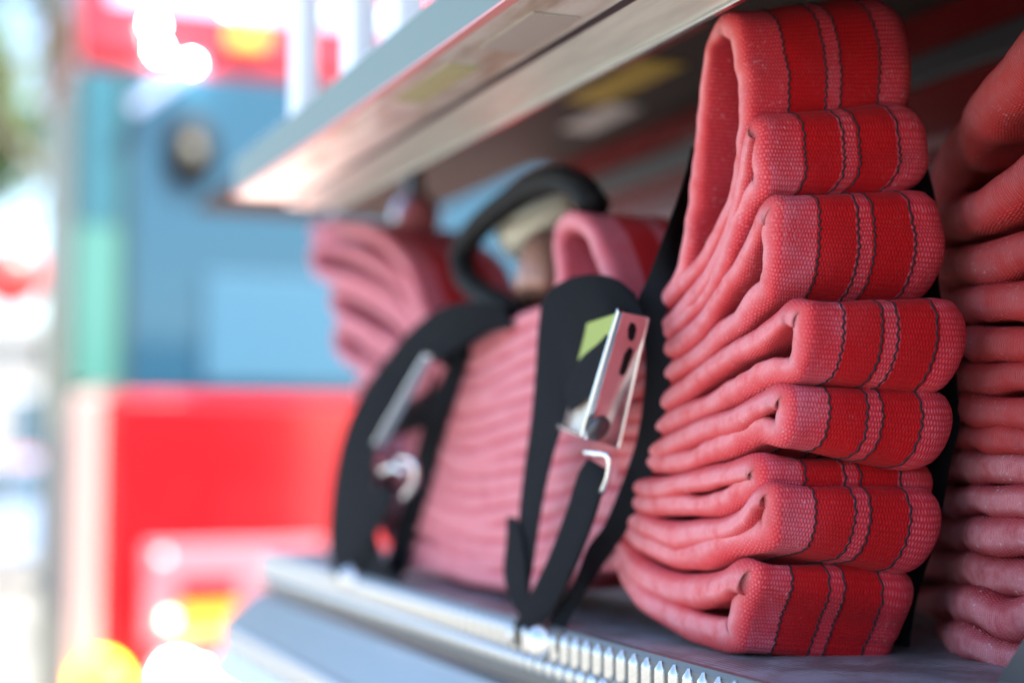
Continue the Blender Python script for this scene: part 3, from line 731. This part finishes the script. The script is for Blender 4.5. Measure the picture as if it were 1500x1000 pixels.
box("cab_back", (xl + .431, TY + 3.05, -1.3), (xr, TY + 3.2, zt - .001), M['red'], trk)
wsn = box("windscreen", (xw, TY + .01, zb), (xr - .15, TY + .04, zt), M['glass_blue'], trk, .01)
box("reflection_panel", (T(300, 400).x, TY - .004, T(300, 560).z), (T(560, 400).x, TY + .0095, T(300, 400).z), M['reflection'], wsn, .002)  # panel carrying the pale windscreen reflection as painted colour
ec = T(281, 222, TY - .012)
em = lathe("emblem", [(.085,-.02),(.092,-.005),(.090,0),(.0001,.0005)], (0, 0, 0), (0,-1,0), M['rubber'], wsn)
em.data.transform(Matrix.Translation(ec) @ Matrix.Diagonal((1, 1, 1.35, 1)))
ef = lathe("emblem_face", [(.034,0),(.034,.002),(.0001,.0022)], (0, 0, 0), (0,-1,0), mat("beige_face", (.12,.115,.09), .6), em)
ef.data.transform(Matrix.Translation(ec + Vector((0, -.002, 0))) @ Matrix.Diagonal((1, 1, 1.35, 1)))
box("side_glass", (T(114, 400).x, TY, T(150, 330).z), (T(178, 400).x, TY + .03, zt - .02), M['glass_teal'], trk, .005)
box("side_glass", (T(110, 400).x, TY, zb + .02), (T(178, 400).x, TY + .03, T(150, 331).z), M['glass_mint'], trk, .005)
box("window_seal", (T(179, 400).x, TY - .01, zb), (T(187, 400).x, TY + .03, zt), mat("green_black_rubber", (.03,.06,.05), .6), trk)
# wiper arm and roof fittings
prism("wiper", [T(190,150,TY-.06), T(200,165,TY-.06), T(300,95,TY-.06), T(285,85,TY-.06)], (0,.02,0), mat("blue_grey_arm", (.40,.45,.60), .3, .3), trk, .003)
box("roof_trim", (xl + .1, TY - .012, T(300, 20).z), (xr - .2, TY - .001, T(300, -20).z), M['chrome'], trk, .003)
def lamp(px, py, r, m, parent=trk, Y=TY - .06, name="lamp"):
    o = lathe(name, [(r, -.05), (r, -.01), (r * .8, .005), (.0001, .012)], T(px, py, Y), (-.25, -1, 0), m, parent, 20); return o
for px, py, r in ((225,34,.011),(232,70,.011),(280,93,.011)): lamp(px, py, r, M['glint_lit'], name="roof_glow_disc")  # glowing discs standing for sun glints on the chrome
for px in (345, 375, 405): lamp(px, -6, .022, M['white_lit'], name="roof_glow_disc")
box("orange_marker", (T(335,52).x, TY - .03, T(340,68).z), (T(388,52).x, TY - .002, T(340,38).z), M['orange'], trk, .004)
# headlamp cluster, grille, bumper
box("lamp_bezel", (T(208,850).x, TY - .045, T(300,935).z), (T(470,850).x, TY - .001, T(300,795).z), mat("pink_chrome_bezel", (.50,.20,.23), .35, .3), trk, .01)
bez = [o for o in trk.children if o.name.startswith("lamp_bezel")][0]
box("stop_lamp", (T(258,850).x, TY - .06, T(300,880).z), (T(345,850).x, TY - .046, T(300,845).z), M['red'], bez, .003)
box("turn_lamp", (T(258,900).x, TY - .06, T(300,925).z), (T(345,900).x, TY - .046, T(300,884).z), M['orange'], bez, .003)
lamp(247, 908, .014, mat("lit_cream_lamp", (.9,.8,.6), .3, emit=(1,.75,.45), estr=3.5), bez, TY - .07, "small_lamp")
lamp(238, 815, .012, mat("lit_pink_lamp", (.9,.6,.6), .3, emit=(1,.6,.6), estr=1.2), bez, TY - .07, "small_lamp")
for px, py, r in ((258,992,.055),(285,1000,.05),(350,1005,.05),(385,1022,.05)): lamp(px, py, r, M['white_lit'], name="headlamp")
lamp(145, 1000, .085, M['amber_lit'], name="turn_lamp")
box("bumper", (xl - .02, TY - .30, -1.25), (xr, TY - .12, -.98), M['chrome'], trk, .03)
for sx in (xl + .25, xr - .25):
    w = lathe("wheel", [(.30,-.14),(.50,-.13),(.53,-.08),(.53,.08),(.50,.13),(.30,.14)], (sx, TY + 1.0, -1.07), (1,0,0), M['rubber'], trk, 32)

# ================================================================== surroundings
g = mesh("ground", [(-400,-400,-1.6),(400,-400,-1.6),(400,400,-1.6),(-400,400,-1.6)], [(0,1,2,3)], M['ground']); tag(g, kind='structure')
def tree(base, H, crown_c, crown_r, n, label, seed, rt=.16):
    rnd = random.Random(seed)
    t = empty("tree", label, "tree", "roadside trees", tuple(base))
    tube("trunk", [(base[0], base[1], base[2]), (base[0] + .05, base[1], base[2] + H * .4), (base[0] - .06, base[1] + .1, base[2] + H * .75), (crown_c[0], crown_c[1], crown_c[2])], rt, M['bark'], t, 12, .2, lambda s: 1 - .5 * s / (H * 1.1) if s < H else .5)
    tr = [o for o in t.children][0]
    for k in range(7):
        a = rnd.uniform(0, 6.28); z = base[2] + H * rnd.uniform(.55, .8)
        tube("limb", [(base[0], base[1], z), (base[0] + math.cos(a) * crown_r[0] * .4, base[1] + math.sin(a) * crown_r[1] * .4, z + .5), (crown_c[0] + math.cos(a) * crown_r[0] * .75, crown_c[1] + math.sin(a) * crown_r[1] * .75, crown_c[2] + rnd.uniform(-.3, .6))], rt * .3, M['bark'], tr, 7, .2)
    vs = []; fs = []
    clumps = [(rnd.gauss(0, .5), rnd.gauss(0, .5), rnd.gauss(0, .45)) for _ in range(60)]
    for k in range(n):
        c = rnd.choice(clumps); p = Vector((crown_c[0] + (c[0] + rnd.gauss(0, .14)) * crown_r[0], crown_c[1] + (c[1] + rnd.gauss(0, .14)) * crown_r[1], crown_c[2] + (c[2] + rnd.gauss(0, .14)) * crown_r[2]))
        a = Vector((rnd.uniform(-1, 1), rnd.uniform(-1, 1), rnd.uniform(-1, 1))).normalized() * .09; b = a.orthogonal().normalized() * .045
        i = len(vs); vs += [p - a, p + b, p + a, p - b]; fs.append((i, i + 1, i + 2, i + 3))
    me = bpy.data.meshes.new("crown"); me.from_pydata([tuple(v) for v in vs], [], fs); link("crown", me, M['leaf'], t)
    return t
def G(px, py): return onZ(px, py, -1.6)
b = onY(88, 700, 13.0); tree((b.x, 13.0, -1.6), 5.2, (b.x - .3, 13.0, 4.9), (1.7, 1.5, 1.0), 7000, "blurred tree with slim olive trunk beside the parked red engine", 3, .15)
b = onY(0, 120, 16.0); tree((b.x - 1.6, 16.0, -1.6), 4.5, (b.x - .9, 16.0, 3.4), (1.5, 1.5, 1.9), 12000, "blurred leafy tree cut by the picture's upper corner", 5, .18)
# parked cars beyond
def car(loc, m, label, rz=0, s=1.0):
    c = empty("parked_car", label, "car", "cars parked in the street behind", loc); c.rotation_euler = (0, 0, rz); LOCAL[c.name] = 'local'
    prof = [(-2.1,.35),(-2.15,.75),(-1.95,.92),(-1.2,1.0),(-.6,1.42),(.7,1.45),(1.35,1.02),(2.0,.92),(2.12,.7),(2.1,.35)]
    body = prism("body", [Vector((x, -.85, z)) for x, z in prof], (0, 1.7, 0), m, c, .05)
    glp = [(-1.05,1.02),(-.58,1.36),(.62,1.38),(1.15,1.02)]
    prism("side_window", [Vector((x, -.862, z)) for x, z in glp], (0, .01, 0), M['glass_blue'], c); prism("side_window", [Vector((x, .852, z)) for x, z in glp], (0, .01, 0), M['glass_blue'], c)
    for sx in (-1.3, 1.3):
        for sy in (-.8, .8): lathe("wheel", [(.2,-.1),(.31,-.1),(.33,-.06),(.33,.06),(.31,.1),(.2,.1)], (sx, sy, .33), (0,1,0), M['rubber'], c, 24)
    for sy in (-.6, .6): lathe("headlight", [(.1,0),(.1,.03),(.0001,.05)], (2.1, sy, .68), (1,0,0), M['sign_white'], c, 16)
    return c
for px, py, Y, m, lab, rz in ((18, 700, 19, 'car_blue', "blue-grey car nearest the tree trunk, out of focus", 0.2), (52, 668, 30, 'car_red', "red car farther along the street, out of focus", .1)):
    p = onY(px, 655, Y); car((p.x, Y, -1.6), M[m], lab, rz)
sign = empty("road_sign", "blurred round red sign on a thin pole at the far left", "sign", None, tuple(onY(18, 400, 9) * 1))
p = onY(16, 405, 9); sign.location = (p.x, 9, -1.6); LOCAL[sign.name] = 'local'
lathe("sign_face", [(.19,-.01),(.19,.008),(.0001,.01)], (0, 0, p.z + 1.6), (0,-1,0), M['car_red'], sign); tube("pole", [(0,.03,0),(0,.03,p.z * .5 + .8),(0,.03,p.z + 1.6)], .02, M['steel'], sign, 10, .3)
# pale building closing the street
bd = empty("building", "pale sunlit building far behind at the left, washed out by light", "building", None, (-4, 42, -1.6))
wl_ = box("wall", (-14, 42, -1.6), (6, 50, 3.0), mat("pale_render", (.36,.34,.31), .8), bd)
for k in range(8):
    x = -13 + k * 2.3
    w_ = box("window", (x, 41.93, -.2), (x + 1.1, 41.99, 1.5), M['white'], bd, .01); box("pane", (x + .08, 41.90, -.12), (x + 1.02, 41.925, 1.42), M['glass_blue'], w_)
box("roof", (-14.3, 41.6, 3.001), (6.3, 50.3, 3.3), mat("grey_roof", (.35,.34,.33), .8), bd)
